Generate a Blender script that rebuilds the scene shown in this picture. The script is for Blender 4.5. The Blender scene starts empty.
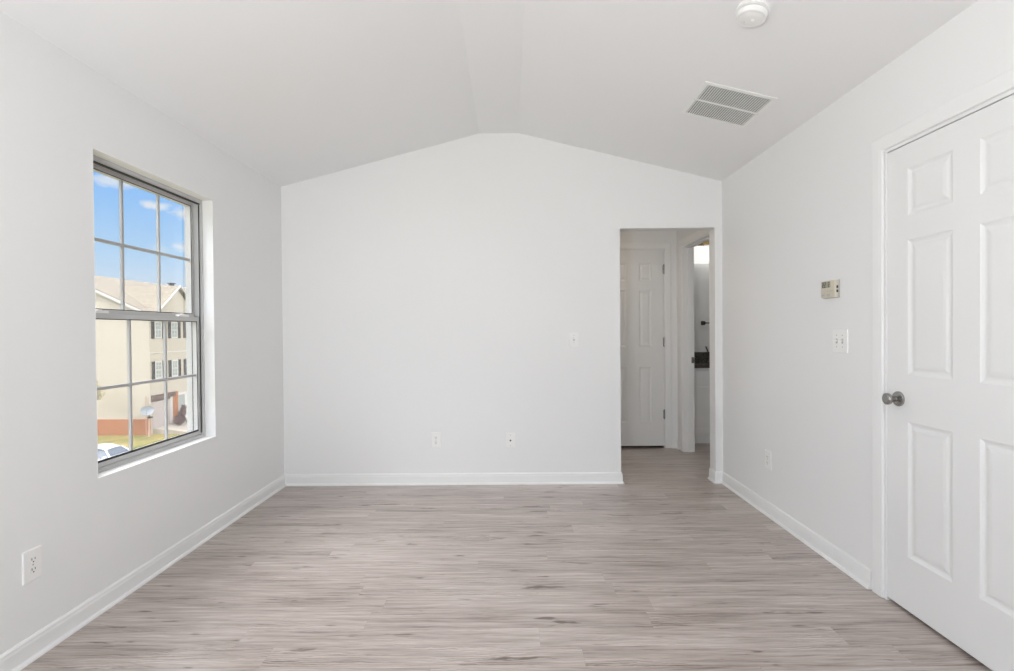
import bpy, bmesh, math, random
from mathutils import Vector, Matrix
random.seed(7)
S = bpy.context.scene
COL = S.collection
PI = math.pi

# ------------------------------------------------------------------ camera
CAM_Y, CAM_Z = -4.1279, 1.2519
YAW, PITCH, ROLL = -0.0066, -0.0098, -0.0081
cd = bpy.data.cameras.new('camera'); cam = bpy.data.objects.new('camera', cd); COL.objects.link(cam)
fw = Vector((math.sin(YAW)*math.cos(PITCH), math.cos(YAW)*math.cos(PITCH), math.sin(PITCH)))
rt = Vector((math.cos(YAW), -math.sin(YAW), 0)); up = rt.cross(fw)
r2 = rt*math.cos(ROLL) + up*math.sin(ROLL); u2 = -rt*math.sin(ROLL) + up*math.cos(ROLL)
mw = Matrix.Identity(4)
for i in range(3):
    mw[i][0] = r2[i]; mw[i][1] = u2[i]; mw[i][2] = -fw[i]
mw.translation = Vector((0, CAM_Y, CAM_Z))
cam.matrix_world = mw
cd.sensor_fit = 'HORIZONTAL'; cd.sensor_width = 36.0; cd.lens = 507.5*36/1014
cd.clip_start = 0.02; cd.clip_end = 500
S.camera = cam

# ------------------------------------------------------------------ colour management
S.view_settings.view_transform = 'Standard'; S.view_settings.look = 'None'
S.view_settings.gamma = 1.0; S.view_settings.exposure = 0.0
S.view_settings.use_curve_mapping = False
S.cycles.use_denoising = True
S.cycles.max_bounces = 14; S.cycles.diffuse_bounces = 10
S.cycles.transparent_max_bounces = 16
S.cycles.sample_clamp_indirect = 6

# ------------------------------------------------------------------ sky: blue air, small fair-weather clouds low down, unseen fill brightness added overhead
def build_world():
    w = bpy.data.worlds.new('sky'); S.world = w; w.use_nodes = True
    nt = w.node_tree; nt.nodes.clear(); L = nt.links.new
    N = lambda t, **k: nt.nodes.new(t)
    tc = N('ShaderNodeTexCoord'); sp = N('ShaderNodeSeparateXYZ'); L(tc.outputs['Generated'], sp.inputs[0])
    def M(op, a, b=None, clamp=False):
        n = N('ShaderNodeMath'); n.operation = op; n.use_clamp = clamp
        for i, x in enumerate((a, b)):
            if x is None: continue
            if isinstance(x, (int, float)): n.inputs[i].default_value = x
            else: L(x, n.inputs[i])
        return n.outputs[0]
    ramp = N('ShaderNodeValToRGB'); L(sp.outputs['Z'], ramp.inputs[0])
    cr = ramp.color_ramp
    cr.elements[0].position = 0.0; cr.elements[0].color = (0.78, 0.88, 1.0, 1)
    cr.elements[1].position = 0.9; cr.elements[1].color = (0.10, 0.30, 0.80, 1)
    for p, c in ((0.06, (0.74, 0.87, 1.0)), (0.13, (0.46, 0.74, 1.05)), (0.24, (0.20, 0.55, 1.10)), (0.40, (0.18, 0.45, 0.95))):
        e = cr.elements.new(p); e.color = (*c, 1)
    az = M('ARCTAN2', sp.outputs['X'], sp.outputs['Y'])
    el = M('ARCSINE', sp.outputs['Z'])
    noise = N('ShaderNodeTexNoise'); noise.inputs['Scale'].default_value = 26; noise.inputs['Detail'].default_value = 6
    noise.inputs['Roughness'].default_value = 0.6
    mp = N('ShaderNodeMapping'); mp.inputs['Scale'].default_value = (1, 1, 2.0); L(tc.outputs['Generated'], mp.inputs[0]); L(mp.outputs[0], noise.inputs[0])
    nz = M('SUBTRACT', noise.outputs['Fac'], 0.5)
    tot = None
    # azimuth / elevation (degrees) and half-sizes of each fair-weather cloud
    for (a, e, ha, he, amp) in CLOUDS:
        da = M('DIVIDE', M('SUBTRACT', az, math.radians(a)), math.radians(ha))
        de = M('DIVIDE', M('SUBTRACT', el, math.radians(e)), math.radians(he))
        r = M('SQRT', M('ADD', M('MULTIPLY', da, da), M('MULTIPLY', de, de)))
        v = M('MULTIPLY', M('SUBTRACT', M('ADD', 1.0, M('MULTIPLY', nz, 2.2)), r), 1.5, True)
        v = M('MULTIPLY', v, amp, True)
        tot = v if tot is None else M('MAXIMUM', tot, v)
    wide = N('ShaderNodeTexNoise'); wide.inputs['Scale'].default_value = 3.2; wide.inputs['Detail'].default_value = 7
    L(mp.outputs[0], wide.inputs[0])
    deck = M('MULTIPLY', M('SUBTRACT', wide.outputs['Fac'], 0.36), 6.0, True)  # unseen overhead glow, added to send more light through the window
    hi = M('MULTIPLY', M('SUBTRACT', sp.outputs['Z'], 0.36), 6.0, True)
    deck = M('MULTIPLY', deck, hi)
    mix = N('ShaderNodeMix'); mix.data_type = 'RGBA'
    L(tot, mix.inputs[0]); L(ramp.outputs[0], mix.inputs[6]); mix.inputs[7].default_value = (0.93, 0.96, 1.0, 1)
    mix2 = N('ShaderNodeMix'); mix2.data_type = 'RGBA'
    L(deck, mix2.inputs[0]); L(mix.outputs[2], mix2.inputs[6]); mix2.inputs[7].default_value = (OVERHEAD_FILL, OVERHEAD_FILL, OVERHEAD_FILL*1.02, 1)
    # added unseen fill for the window: bank standing high in the west (-x)
    west_fill = M('MULTIPLY', M('MULTIPLY', M('SUBTRACT', M('MULTIPLY', sp.outputs['X'], -1.0), 0.30), 3.0, True), M('MULTIPLY', M('SUBTRACT', sp.outputs['Z'], 0.37), 8.0, True))
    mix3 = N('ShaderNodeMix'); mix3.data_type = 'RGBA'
    L(west_fill, mix3.inputs[0]); L(mix2.outputs[2], mix3.inputs[6]); mix3.inputs[7].default_value = (WEST_FILL, WEST_FILL, WEST_FILL*1.01, 1)
    bg = N('ShaderNodeBackground'); bg.inputs[1].default_value = 1.0
    out = N('ShaderNodeOutputWorld'); L(mix3.outputs[2], bg.inputs[0]); L(bg.outputs[0], out.inputs[0])
CLOUDS = [(-38.6, 13.4, 2.2, 0.8, 0.7), (-35.0, 11.7, 1.5, 0.50, 0.85), (-32.2, 11.2, 1.9, 0.75, 0.95), (-34.6, 7.8, 1.1, 0.5, 0.45),
          (-32.6, 8.1, 1.4, 0.5, 0.7), (-47, 9, 3, 1, 0.8), (-55, 13, 4, 1.2, 0.8), (-22, 10, 3, 1, 0.8)]
OVERHEAD_FILL = 3.5
WEST_FILL = 14.0
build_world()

# ------------------------------------------------------------------ lights: sun, hall lamp and added fills
def light(kind, name, loc, direction, energy, color=(1, 1, 1), **k):
    d = bpy.data.lights.new(name, kind); d.energy = energy; d.color = color
    for a, b in k.items(): setattr(d, a, b)
    o = bpy.data.objects.new(name, d); COL.objects.link(o); o.location = loc
    if direction is not None: o.rotation_euler = Vector(direction).to_track_quat('-Z', 'Y').to_euler()
    return o
light('SUN', 'sun', (10, -10, 30), (-0.80, 0.42, -0.55), 1.8, (1.0, 0.95, 0.87), angle=math.radians(1.5))
# unseen fill lights added behind the camera: upward onto the vault, downward, and a spot
light('AREA', 'fill_up', (-0.8, -5.3, 0.9), (0.1, 0.42, 1), 96, (0.985, 1.0, 1.02), shape='DISK', size=0.5)
light('AREA', 'fill_down', (0, -5.2, 2.5), (0, 0.2, -1), 16, (0.985, 1.0, 1.02), shape='DISK', size=0.5)
light('SPOT', 'fill_spot', (-0.3, -5.4, 2.3), (-0.5, 5.4, -1.17), 55, (1, 1, 1), shadow_soft_size=0.12, spot_size=math.radians(30), spot_blend=1.0)  # fill spot added to brighten the middle of the back wall
light('AREA', 'bathroom_fill', (2.7, 0.9, 2.42), (0, 0, -1), 2.2, (1.0, 0.96, 0.91), shape='DISK', size=0.4)  # added fill without a fixture, evens the light in the bathroom
# warm hall ceiling lamp
light('AREA', 'hall_ceiling_lamp', (0.6, 0.67, 2.42), (0, 0, -1), 4.8, (1.0, 0.86, 0.68), shape='DISK', size=0.3)

# ------------------------------------------------------------------ materials
def mat(name, col, rough=0.5, metal=0.0, spec=0.5, build=None):
    m = bpy.data.materials.new(name); m.use_nodes = True
    nt = m.node_tree; b = nt.nodes['Principled BSDF']
    b.inputs['Base Color'].default_value = (*col, 1); b.inputs['Roughness'].default_value = rough
    b.inputs['Metallic'].default_value = metal; b.inputs['Specular IOR Level'].default_value = spec
    if build: build(nt, b)
    return m
def bump_noise(scale, strength, dist=0.002, stretch=(1, 1, 1)):
    def f(nt, b):
        tc = nt.nodes.new('ShaderNodeTexCoord'); mp = nt.nodes.new('ShaderNodeMapping'); mp.inputs['Scale'].default_value = stretch
        n = nt.nodes.new('ShaderNodeTexNoise'); n.inputs['Scale'].default_value = scale; n.inputs['Detail'].default_value = 3
        bp = nt.nodes.new('ShaderNodeBump'); bp.inputs['Strength'].default_value = strength; bp.inputs['Distance'].default_value = dist
        nt.links.new(tc.outputs['Object'], mp.inputs[0]); nt.links.new(mp.outputs[0], n.inputs[0])
        nt.links.new(n.outputs['Fac'], bp.inputs['Height']); nt.links.new(bp.outputs[0], b.inputs['Normal'])
    return f
def two_tone(c1, c2, scale, stretch=(1, 1, 1), detail=4, lo=0.35, hi=0.65):
    def f(nt, b):
        tc = nt.nodes.new('ShaderNodeTexCoord'); mp = nt.nodes.new('ShaderNodeMapping'); mp.inputs['Scale'].default_value = stretch
        n = nt.nodes.new('ShaderNodeTexNoise'); n.inputs['Scale'].default_value = scale; n.inputs['Detail'].default_value = detail
        r = nt.nodes.new('ShaderNodeValToRGB')
        r.color_ramp.elements[0].position = lo; r.color_ramp.elements[0].color = (*c1, 1)
        r.color_ramp.elements[1].position = hi; r.color_ramp.elements[1].color = (*c2, 1)
        nt.links.new(tc.outputs['Object'], mp.inputs[0]); nt.links.new(mp.outputs[0], n.inputs[0])
        nt.links.new(n.outputs['Fac'], r.inputs[0]); nt.links.new(r.outputs[0], b.inputs['Base Color'])
    return f
def floor_nodes(nt, b):
    L = nt.links.new
    def N(t): return nt.nodes.new(t)
    def M(op, a, c=None, clamp=False):
        n = N('ShaderNodeMath'); n.operation = op; n.use_clamp = clamp
        for i, x in enumerate((a, c)):
            if x is None: continue
            if isinstance(x, (int, float)): n.inputs[i].default_value = x
            else: L(x, n.inputs[i])
        return n.outputs[0]
    def comb(x, y, z):
        n = N('ShaderNodeCombineXYZ')
        for i, q in enumerate((x, y, z)):
            if isinstance(q, (int, float)): n.inputs[i].default_value = q
            else: L(q, n.inputs[i])
        return n.outputs[0]
    def noise(vec, scale, detail=4, rough=0.55, dist=0.0):
        n = N('ShaderNodeTexNoise'); n.inputs['Scale'].default_value = scale; n.inputs['Detail'].default_value = detail
        n.inputs['Roughness'].default_value = rough; n.inputs['Distortion'].default_value = dist; L(vec, n.inputs[0]); return n.outputs['Fac']
    tc = N('ShaderNodeTexCoord'); sp = N('ShaderNodeSeparateXYZ'); L(tc.outputs['Object'], sp.inputs[0])
    X, Y = sp.outputs['X'], sp.outputs['Y']
    PW, PL = 0.1254, 1.22
    ry = M('DIVIDE', M('ADD', Y, 10.03), PW)
    row = M('FLOOR', ry); fy = M('SUBTRACT', ry, row)
    wn = N('ShaderNodeTexWhiteNoise'); wn.noise_dimensions = '1D'; L(row, wn.inputs['W'])
    rx = M('ADD', M('DIVIDE', M('ADD', X, 10), PL), M('MULTIPLY', wn.outputs['Value'], 7.0))
    colm = M('FLOOR', rx); fx = M('SUBTRACT', rx, colm)
    wid = N('ShaderNodeTexWhiteNoise'); wid.noise_dimensions = '2D'; L(comb(row, colm, 0), wid.inputs['Vector'])
    pid = wid.outputs['Value']
    off = M('MULTIPLY', pid, 53.0)
    xo = M('ADD', X, off)
    # wandering grain lines
    wob = M('MULTIPLY', M('SUBTRACT', noise(comb(M('MULTIPLY', xo, 3.2), M('MULTIPLY', Y, 12), off), 1.0, 2), 0.5), 0.030)
    yw = M('ADD', Y, wob)
    g1 = noise(comb(M('MULTIPLY', xo, 2.8), M('MULTIPLY', yw, 62), off), 1.0, 6, 0.62)
    g2 = noise(comb(M('MULTIPLY', xo, 9.0), M('MULTIPLY', yw, 190), off), 1.0, 4, 0.6)
    broad = noise(comb(M('MULTIPLY', xo, 0.9), M('MULTIPLY', Y, 7), off), 1.0, 2)
    # knots and cathedral smudges
    kn = noise(comb(M('MULTIPLY', xo, 4.6), M('MULTIPLY', yw, 26), M('ADD', off, 9.0)), 1.0, 3, 0.55)
    knot = M('MULTIPLY', M('SUBTRACT', kn, 0.635), 8.0, True)
    knot = M('MULTIPLY', knot, M('ADD', 0.35, M('MULTIPLY', g2, 1.1)))
    wave = N('ShaderNodeTexWave'); wave.wave_type = 'BANDS'; wave.bands_direction = 'Y'
    L(comb(M('MULTIPLY', xo, 0.35), M('ADD', Y, M('MULTIPLY', wob, 1.6)), off), wave.inputs[0])
    wave.inputs['Scale'].default_value = 26; wave.inputs['Distortion'].default_value = 5.0; wave.inputs['Detail'].default_value = 3; wave.inputs['Detail Scale'].default_value = 2.2
    cath = M('MULTIPLY', M('MULTIPLY', M('SUBTRACT', noise(comb(M('MULTIPLY', xo, 1.3), M('MULTIPLY', Y, 9), M('ADD', off, 3.0)), 1.0, 2), 0.50), 6.0, True), M('SUBTRACT', wave.outputs['Fac'], 0.5))
    t = M('ADD', M('MULTIPLY', M('SUBTRACT', g1, 0.5), 1.75), M('MULTIPLY', M('SUBTRACT', g2, 0.5), 0.85))
    t = M('ADD', t, M('MULTIPLY', M('SUBTRACT', broad, 0.5), 0.85))
    t = M('ADD', t, M('MULTIPLY', cath, 0.45))
    t = M('ADD', t, M('MULTIPLY', M('SUBTRACT', pid, 0.5), 0.15))
    t = M('ADD', t, 0.53)
    t = M('SUBTRACT', t, M('MULTIPLY', knot, 0.85))
    ramp = N('ShaderNodeValToRGB'); L(t, ramp.inputs[0]); cr = ramp.color_ramp
    cr.elements[0].position = 0.0; cr.elements[0].color = (*FLOOR_C[0], 1)
    cr.elements[1].position = 1.0; cr.elements[1].color = (*FLOOR_C[3], 1)
    e = cr.elements.new(0.33); e.color = (*FLOOR_C[1], 1)
    e = cr.elements.new(0.62); e.color = (*FLOOR_C[2], 1)
    seam = M('MAXIMUM', M('LESS_THAN', M('MINIMUM', fy, M('SUBTRACT', 1.0, fy)), 0.010), M('LESS_THAN', M('MINIMUM', fx, M('SUBTRACT', 1.0, fx)), 0.0011))
    mix = N('ShaderNodeMix'); mix.data_type = 'RGBA'
    L(M('MULTIPLY', seam, 0.12), mix.inputs[0]); L(ramp.outputs[0], mix.inputs[6]); mix.inputs[7].default_value = (0.10, 0.085, 0.078, 1)
    L(mix.outputs[2], b.inputs['Base Color'])
    L(M('ADD', 0.30, M('MULTIPLY', g1, 0.16)), b.inputs['Roughness'])
    b.inputs['Coat Weight'].default_value = 0.35; b.inputs['Coat Roughness'].default_value = 0.28
    bp = N('ShaderNodeBump'); bp.inputs['Strength'].default_value = 0.12; bp.inputs['Distance'].default_value = 0.001
    L(M('SUBTRACT', g2, seam), bp.inputs['Height']); L(bp.outputs[0], b.inputs['Normal'])
FLOOR_C = [(0.135, 0.106, 0.087), (0.335, 0.280, 0.250), (0.435, 0.377, 0.346), (0.585, 0.526, 0.494)]

def glass_mat(name, tint=(1, 1, 1), refl=0.02):
    m = bpy.data.materials.new(name); m.use_nodes = True; nt = m.node_tree; nt.nodes.clear()
    t = nt.nodes.new('ShaderNodeBsdfTransparent'); t.inputs[0].default_value = (*tint, 1)
    g = nt.nodes.new('ShaderNodeBsdfGlossy'); g.inputs['Roughness'].default_value = 0.02
    lw = nt.nodes.new('ShaderNodeFresnel'); lw.inputs[0].default_value = 1.45
    ml = nt.nodes.new('ShaderNodeMath'); ml.operation = 'MULTIPLY'; ml.inputs[1].default_value = refl/0.034*0.5
    mx = nt.nodes.new('ShaderNodeMixShader'); o = nt.nodes.new('ShaderNodeOutputMaterial')
    nt.links.new(lw.outputs[0], ml.inputs[0]); nt.links.new(ml.outputs[0], mx.inputs[0])
    nt.links.new(t.outputs[0], mx.inputs[1]); nt.links.new(g.outputs[0], mx.inputs[2]); nt.links.new(mx.outputs[0], o.inputs[0])
    return m
def emit_mat(name, col, strength):
    def f(nt, b):
        b.inputs['Emission Color'].default_value = (*col, 1); b.inputs['Emission Strength'].default_value = strength
    return mat(name, (0.9, 0.9, 0.88), 0.4, build=f)
def siding(c):
    def f(nt, b):
        tc = nt.nodes.new('ShaderNodeTexCoord'); sp = nt.nodes.new('ShaderNodeSeparateXYZ'); nt.links.new(tc.outputs['Object'], sp.inputs[0])
        a = nt.nodes.new('ShaderNodeMath'); a.operation = 'MULTIPLY'; a.inputs[1].default_value = 1/0.16
        fr = nt.nodes.new('ShaderNodeMath'); fr.operation = 'FRACT'
        bp = nt.nodes.new('ShaderNodeBump'); bp.inputs['Strength'].default_value = 0.5; bp.inputs['Distance'].default_value = 0.02; bp.invert = True
        nt.links.new(sp.outputs['Z'], a.inputs[0]); nt.links.new(a.outputs[0], fr.inputs[0]); nt.links.new(fr.outputs[0], bp.inputs['Height']); nt.links.new(bp.outputs[0], b.inputs['Normal'])
    return mat('vinyl_siding', c, 0.6, build=f)
def brick_nodes(c1, c2, mortar, scale=4.0):
    def f(nt, b):
        tc = nt.nodes.new('ShaderNodeTexCoord'); sp = nt.nodes.new('ShaderNodeSeparateXYZ'); cb = nt.nodes.new('ShaderNodeCombineXYZ')
        ad = nt.nodes.new('ShaderNodeMath'); ad.operation = 'ADD'
        nt.links.new(tc.outputs['Object'], sp.inputs[0]); nt.links.new(sp.outputs['X'], ad.inputs[0]); nt.links.new(sp.outputs['Y'], ad.inputs[1])
        nt.links.new(ad.outputs[0], cb.inputs['X']); nt.links.new(sp.outputs['Z'], cb.inputs['Y'])
        br = nt.nodes.new('ShaderNodeTexBrick'); br.inputs['Scale'].default_value = scale
        br.inputs['Color1'].default_value = (*c1, 1); br.inputs['Color2'].default_value = (*c2, 1); br.inputs['Mortar'].default_value = (*mortar, 1)
        nt.links.new(cb.outputs[0], br.inputs[0]); nt.links.new(br.outputs[0], b.inputs['Base Color'])
    return f

M_ = {}
M_['wall'] = mat('wall_paint', (0.80, 0.805, 0.805), 0.66, spec=0.3, build=bump_noise(240, 0.05, 0.001))
M_['ceil'] = mat('ceiling_paint', (0.825, 0.83, 0.835), 0.8, spec=0.2, build=bump_noise(160, 0.08, 0.001))
M_['trim'] = mat('white_trim_gloss', (0.82, 0.825, 0.825), 0.42, build=bump_noise(60, 0.02, 0.001))
M_['door'] = mat('door_paint', (0.79, 0.795, 0.795), 0.42, build=bump_noise(300, 0.03, 0.0005, (1, 1, 0.06)))
M_['floor'] = mat('vinyl_plank', (0.4, 0.35, 0.33), 0.4, spec=0.45, build=floor_nodes)
M_['alu'] = mat('window_grey_frame', (0.53, 0.53, 0.525), 0.42, build=bump_noise(80, 0.02, 0.001))
M_['grille'] = mat('grille_grey', (0.42, 0.42, 0.42), 0.42, build=bump_noise(80, 0.02, 0.001))
M_['gasket'] = mat('black_gasket', (0.02, 0.02, 0.022), 0.6, build=bump_noise(50, 0.02))
M_['glass'] = glass_mat('window_glass')
M_['plate'] = mat('white_plastic', (0.84, 0.84, 0.83), 0.35, build=bump_noise(100, 0.01))
M_['slot'] = mat('dark_slot', (0.03, 0.03, 0.03), 0.6, build=bump_noise(100, 0.01))
M_['grey_plastic'] = mat('grey_plastic', (0.45, 0.45, 0.44), 0.5, build=bump_noise(100, 0.01))
M_['beige'] = mat('beige_plastic', (0.60, 0.555, 0.455), 0.45, build=bump_noise(90, 0.02))
M_['lcd'] = mat('lcd_face', (0.33, 0.32, 0.25), 0.2, build=bump_noise(90, 0.01))
M_['nickel'] = mat('satin_nickel', (0.36, 0.35, 0.34), 0.24, metal=1.0, build=bump_noise(200, 0.02, 0.0003))
M_['bronze'] = mat('dark_bronze', (0.10, 0.085, 0.075), 0.35, metal=0.8, build=bump_noise(200, 0.02, 0.0003))
M_['brass'] = mat('aged_brass', (0.38, 0.27, 0.12), 0.3, metal=1.0, build=bump_noise(200, 0.02, 0.0003))
M_['vent_dark'] = mat('duct_dark', (0.15, 0.15, 0.15), 0.8, build=bump_noise(50, 0.05))
M_['granite'] = mat('dark_granite', (0.05, 0.05, 0.05), 0.2, build=two_tone((0.015, 0.014, 0.013), (0.13, 0.115, 0.10), 90, detail=6))
M_['shade'] = emit_mat('lit_frosted_glass', (1.0, 0.97, 0.92), 0.8)
M_['siding'] = siding((0.54, 0.48, 0.385))
M_['brick'] = mat('red_brick', (0.45, 0.2, 0.1), 0.85, build=brick_nodes((0.47, 0.165, 0.05), (0.40, 0.125, 0.04), (0.38, 0.24, 0.14)))
M_['shingle'] = mat('roof_shingle', (0.4, 0.33, 0.26), 0.9, build=two_tone((0.17, 0.143, 0.104), (0.32, 0.275, 0.21), 5.0, (1, 0.5, 3), 6))
M_['shutter'] = mat('shutter_brown', (0.018, 0.014, 0.014), 0.6, build=bump_noise(30, 0.1))
M_['lintel'] = mat('brown_lintel', (0.13, 0.075, 0.055), 0.7, build=bump_noise(30, 0.1))
M_['white_ext'] = mat('white_exterior_trim', (0.66, 0.64, 0.60), 0.5, build=bump_noise(30, 0.02))
M_['garage'] = mat('garage_paint', (0.52, 0.45, 0.42), 0.5, build=bump_noise(30, 0.02))
M_['pane_dark'] = mat('house_pane', (0.36, 0.39, 0.38), 0.12, build=bump_noise(3, 0.05, 0.01))
M_['grass'] = mat('lawn', (0.2, 0.22, 0.08), 0.95, build=two_tone((0.10, 0.125, 0.02), (0.34, 0.25, 0.075), 0.9, (1, 1, 1), 8, 0.3, 0.7))
M_['concrete'] = mat('concrete', (0.6, 0.55, 0.47), 0.9, build=two_tone((0.42, 0.37, 0.30), (0.52, 0.46, 0.385), 1.5))
M_['asphalt'] = mat('asphalt', (0.2, 0.2, 0.2), 0.9, build=two_tone((0.16, 0.16, 0.16), (0.25, 0.25, 0.25), 6))
M_['car'] = mat('white_car_paint', (0.82, 0.83, 0.85), 0.18, build=bump_noise(2, 0.01))
M_['car_glass'] = mat('car_window_glass', (0.27, 0.32, 0.39), 0.08, build=bump_noise(2, 0.01))
M_['tyre'] = mat('tyre_rubber', (0.03, 0.03, 0.03), 0.8, build=bump_noise(40, 0.1))
M_['dish'] = mat('dish_grey', (0.31, 0.335, 0.36), 0.5, build=bump_noise(20, 0.02))
M_['post'] = mat('terracotta_post', (0.55, 0.36, 0.27), 0.7, build=bump_noise(20, 0.1))
M_['leaf'] = mat('leaf_green', (0.12, 0.17, 0.06), 0.7, build=two_tone((0.09, 0.14, 0.04), (0.20, 0.24, 0.09), 5))
M_['leaf_dark'] = mat('leaf_plum', (0.10, 0.045, 0.04), 0.7, build=two_tone((0.07, 0.035, 0.035), (0.17, 0.075, 0.055), 5))
M_['leaf_pale'] = mat('leaf_pale', (0.5, 0.45, 0.28), 0.7, build=two_tone((0.44, 0.41, 0.24), (0.60, 0.53, 0.36), 5))
M_['bark'] = mat('bark', (0.12, 0.08, 0.055), 0.9, build=two_tone((0.08, 0.055, 0.04), (0.18, 0.13, 0.09), 12))

# ------------------------------------------------------------------ mesh helpers
def box(bm, x0, y0, z0, x1, y1, z1, bev=0.0):
    vs = [bm.verts.new(p) for p in ((x0,y0,z0),(x1,y0,z0),(x1,y1,z0),(x0,y1,z0),(x0,y0,z1),(x1,y0,z1),(x1,y1,z1),(x0,y1,z1))]
    fs = [bm.faces.new([vs[i] for i in f]) for f in ((3,2,1,0),(4,5,6,7),(0,1,5,4),(1,2,6,5),(2,3,7,6),(3,0,4,7))]
    if bev > 0:
        es = {e for f in fs for e in f.edges}
        bmesh.ops.bevel(bm, geom=list(es), offset=bev, segments=2, profile=0.6, affect='EDGES')
def prism(bm, pts, axis, a, b):
    """extrude the 2D outline pts along an axis from a to b (pts in the two other axes, in order)"""
    def P(p, t):
        q = list(p); q.insert(axis, t); return q
    A = [bm.verts.new(P(p, a)) for p in pts]; B = [bm.verts.new(P(p, b)) for p in pts]
    n = len(pts)
    bm.faces.new(A); bm.faces.new(B[::-1])
    for i in range(n): bm.faces.new((A[i], B[i], B[(i+1) % n], A[(i+1) % n]))
def lathe(bm, prof, seg=32, axis='z', org=(0, 0, 0)):
    """prof: list of (radius, height) turned about an axis; height runs along +axis (a 'y-' axis runs towards -y)"""
    rings = []
    def place(r, h, a):
        c, s = r*math.cos(a), r*math.sin(a)
        if axis == 'z': p = (c, s, h)
        elif axis == 'y-': p = (c, -h, s)
        elif axis == 'y': p = (c, h, s)
        else: p = (h, c, s)
        return tuple(p[i]+org[i] for i in range(3))
    for r, h in prof:
        if r < 1e-6: rings.append([bm.verts.new(place(0, h, 0))])
        else: rings.append([bm.verts.new(place(r, h, 2*PI*k/seg)) for k in range(seg)])
    for A, B in zip(rings, rings[1:]):
        for k in range(seg):
            a = [A[0]] if len(A) == 1 else [A[k], A[(k+1) % seg]]
            b = [B[0]] if len(B) == 1 else [B[(k+1) % seg], B[k]]
            if len(a)+len(b) >= 3: bm.faces.new(a+b)
def tube(bm, pts, r, seg=10, caps=True):
    pts = [Vector(p) for p in pts]; rs = r if isinstance(r, (list, tuple)) else [r]*len(pts)
    rings = []; ref = None
    for i, p in enumerate(pts):
        t = (pts[min(i+1, len(pts)-1)] - pts[max(i-1, 0)]).normalized()
        if ref is None or abs(ref.dot(t)) > 0.95: ref = Vector((0, 0, 1)) if abs(t.z) < 0.9 else Vector((1, 0, 0))
        a = t.cross(ref).normalized(); b = t.cross(a).normalized(); ref = -b
        rings.append([bm.verts.new(p + (a*math.cos(2*PI*k/seg) + b*math.sin(2*PI*k/seg))*rs[i]) for k in range(seg)])
    for A, B in zip(rings, rings[1:]):
        for k in range(seg): bm.faces.new((A[k], A[(k+1) % seg], B[(k+1) % seg], B[k]))
    if caps: bm.faces.new(rings[0][::-1]); bm.faces.new(rings[-1])
def sweep(bm, path, prof, z0=0.0, closed=False):
    """sweep a profile (offset to the left of travel, height) along a floor path with mitred corners"""
    P = [Vector((x, y)) for x, y in path]; n = len(P); rings = []
    for i in range(n):
        din = (P[i]-P[i-1]).normalized() if i > 0 or closed else None
        dout = (P[(i+1) % n]-P[i]).normalized() if i < n-1 or closed else None
        d1 = din or dout; d2 = dout or din
        n1 = Vector((-d1.y, d1.x)); n2 = Vector((-d2.y, d2.x)); m = (n1+n2); m = m/ (m.dot(n1)) if m.length > 1e-6 else n1
        rings.append([bm.verts.new((P[i].x+m.x*o, P[i].y+m.y*o, z0+h)) for o, h in prof])
    k = len(prof)
    for A, B in zip(rings, rings[1:]):
        for j in range(k): bm.faces.new((A[j], A[(j+1) % k], B[(j+1) % k], B[j]))
    bm.faces.new(rings[0]); bm.faces.new(rings[-1][::-1])
def obj(name, bm, m, parent=None, smooth=False, angle=None):
    bmesh.ops.recalc_face_normals(bm, faces=bm.faces[:])
    me = bpy.data.meshes.new(name); bm.to_mesh(me); bm.free(); me.materials.append(m)
    if smooth:
        for p in me.polygons: p.use_smooth = True
        if angle is not None:
            try: me.set_sharp_from_angle(angle=math.radians(angle))
            except Exception: pass
    o = bpy.data.objects.new(name, me); COL.objects.link(o)
    if parent: o.parent = parent
    return o
def thing(name, label, cat, loc=(0, 0, 0), rz=0.0, group=None, rot=None):
    o = bpy.data.objects.new(name, None); COL.objects.link(o); o.empty_display_size = 0.05
    o.location = loc; o.rotation_euler = rot if rot else (0, 0, rz)
    o['label'] = label; o['category'] = cat
    if group: o['group'] = group
    return o
def tag(o, label, cat, group=None, kind=None):
    o['label'] = label; o['category'] = cat
    if group: o['group'] = group
    if kind: o['kind'] = kind
    return o
def struct(name, bm, m, label, cat, parent=None):
    o = obj(name, bm, m, parent)
    if parent is None: o['kind'] = 'structure'; o['label'] = label; o['category'] = cat
    return o
NB = bmesh.new

# ------------------------------------------------------------------ room shell
XL, XR, HL, HR = -1.857, 1.720, 2.434, 2.445
CL, CR, RIDGE = -0.240, 0.080, 2.851      # creases of the vault's flat strip
REAR = -8.0
OPL, OPR, OPH, WT = 0.893, 1.661, 2.072, 0.115   # cased opening to the hall
WY0, WY1, WZ0, WZ1 = -1.868, -0.957, 0.602, 2.081  # window opening
HY, HX = 1.22, 1.755                       # hall back wall / hall right wall
BX0, BX1, BY0, BY1 = HX+WT, 3.6, 0.115, 1.95
DY0, DY1, DH = -2.61, -1.785, 2.058        # right door opening
CLR = 2.44

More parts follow.
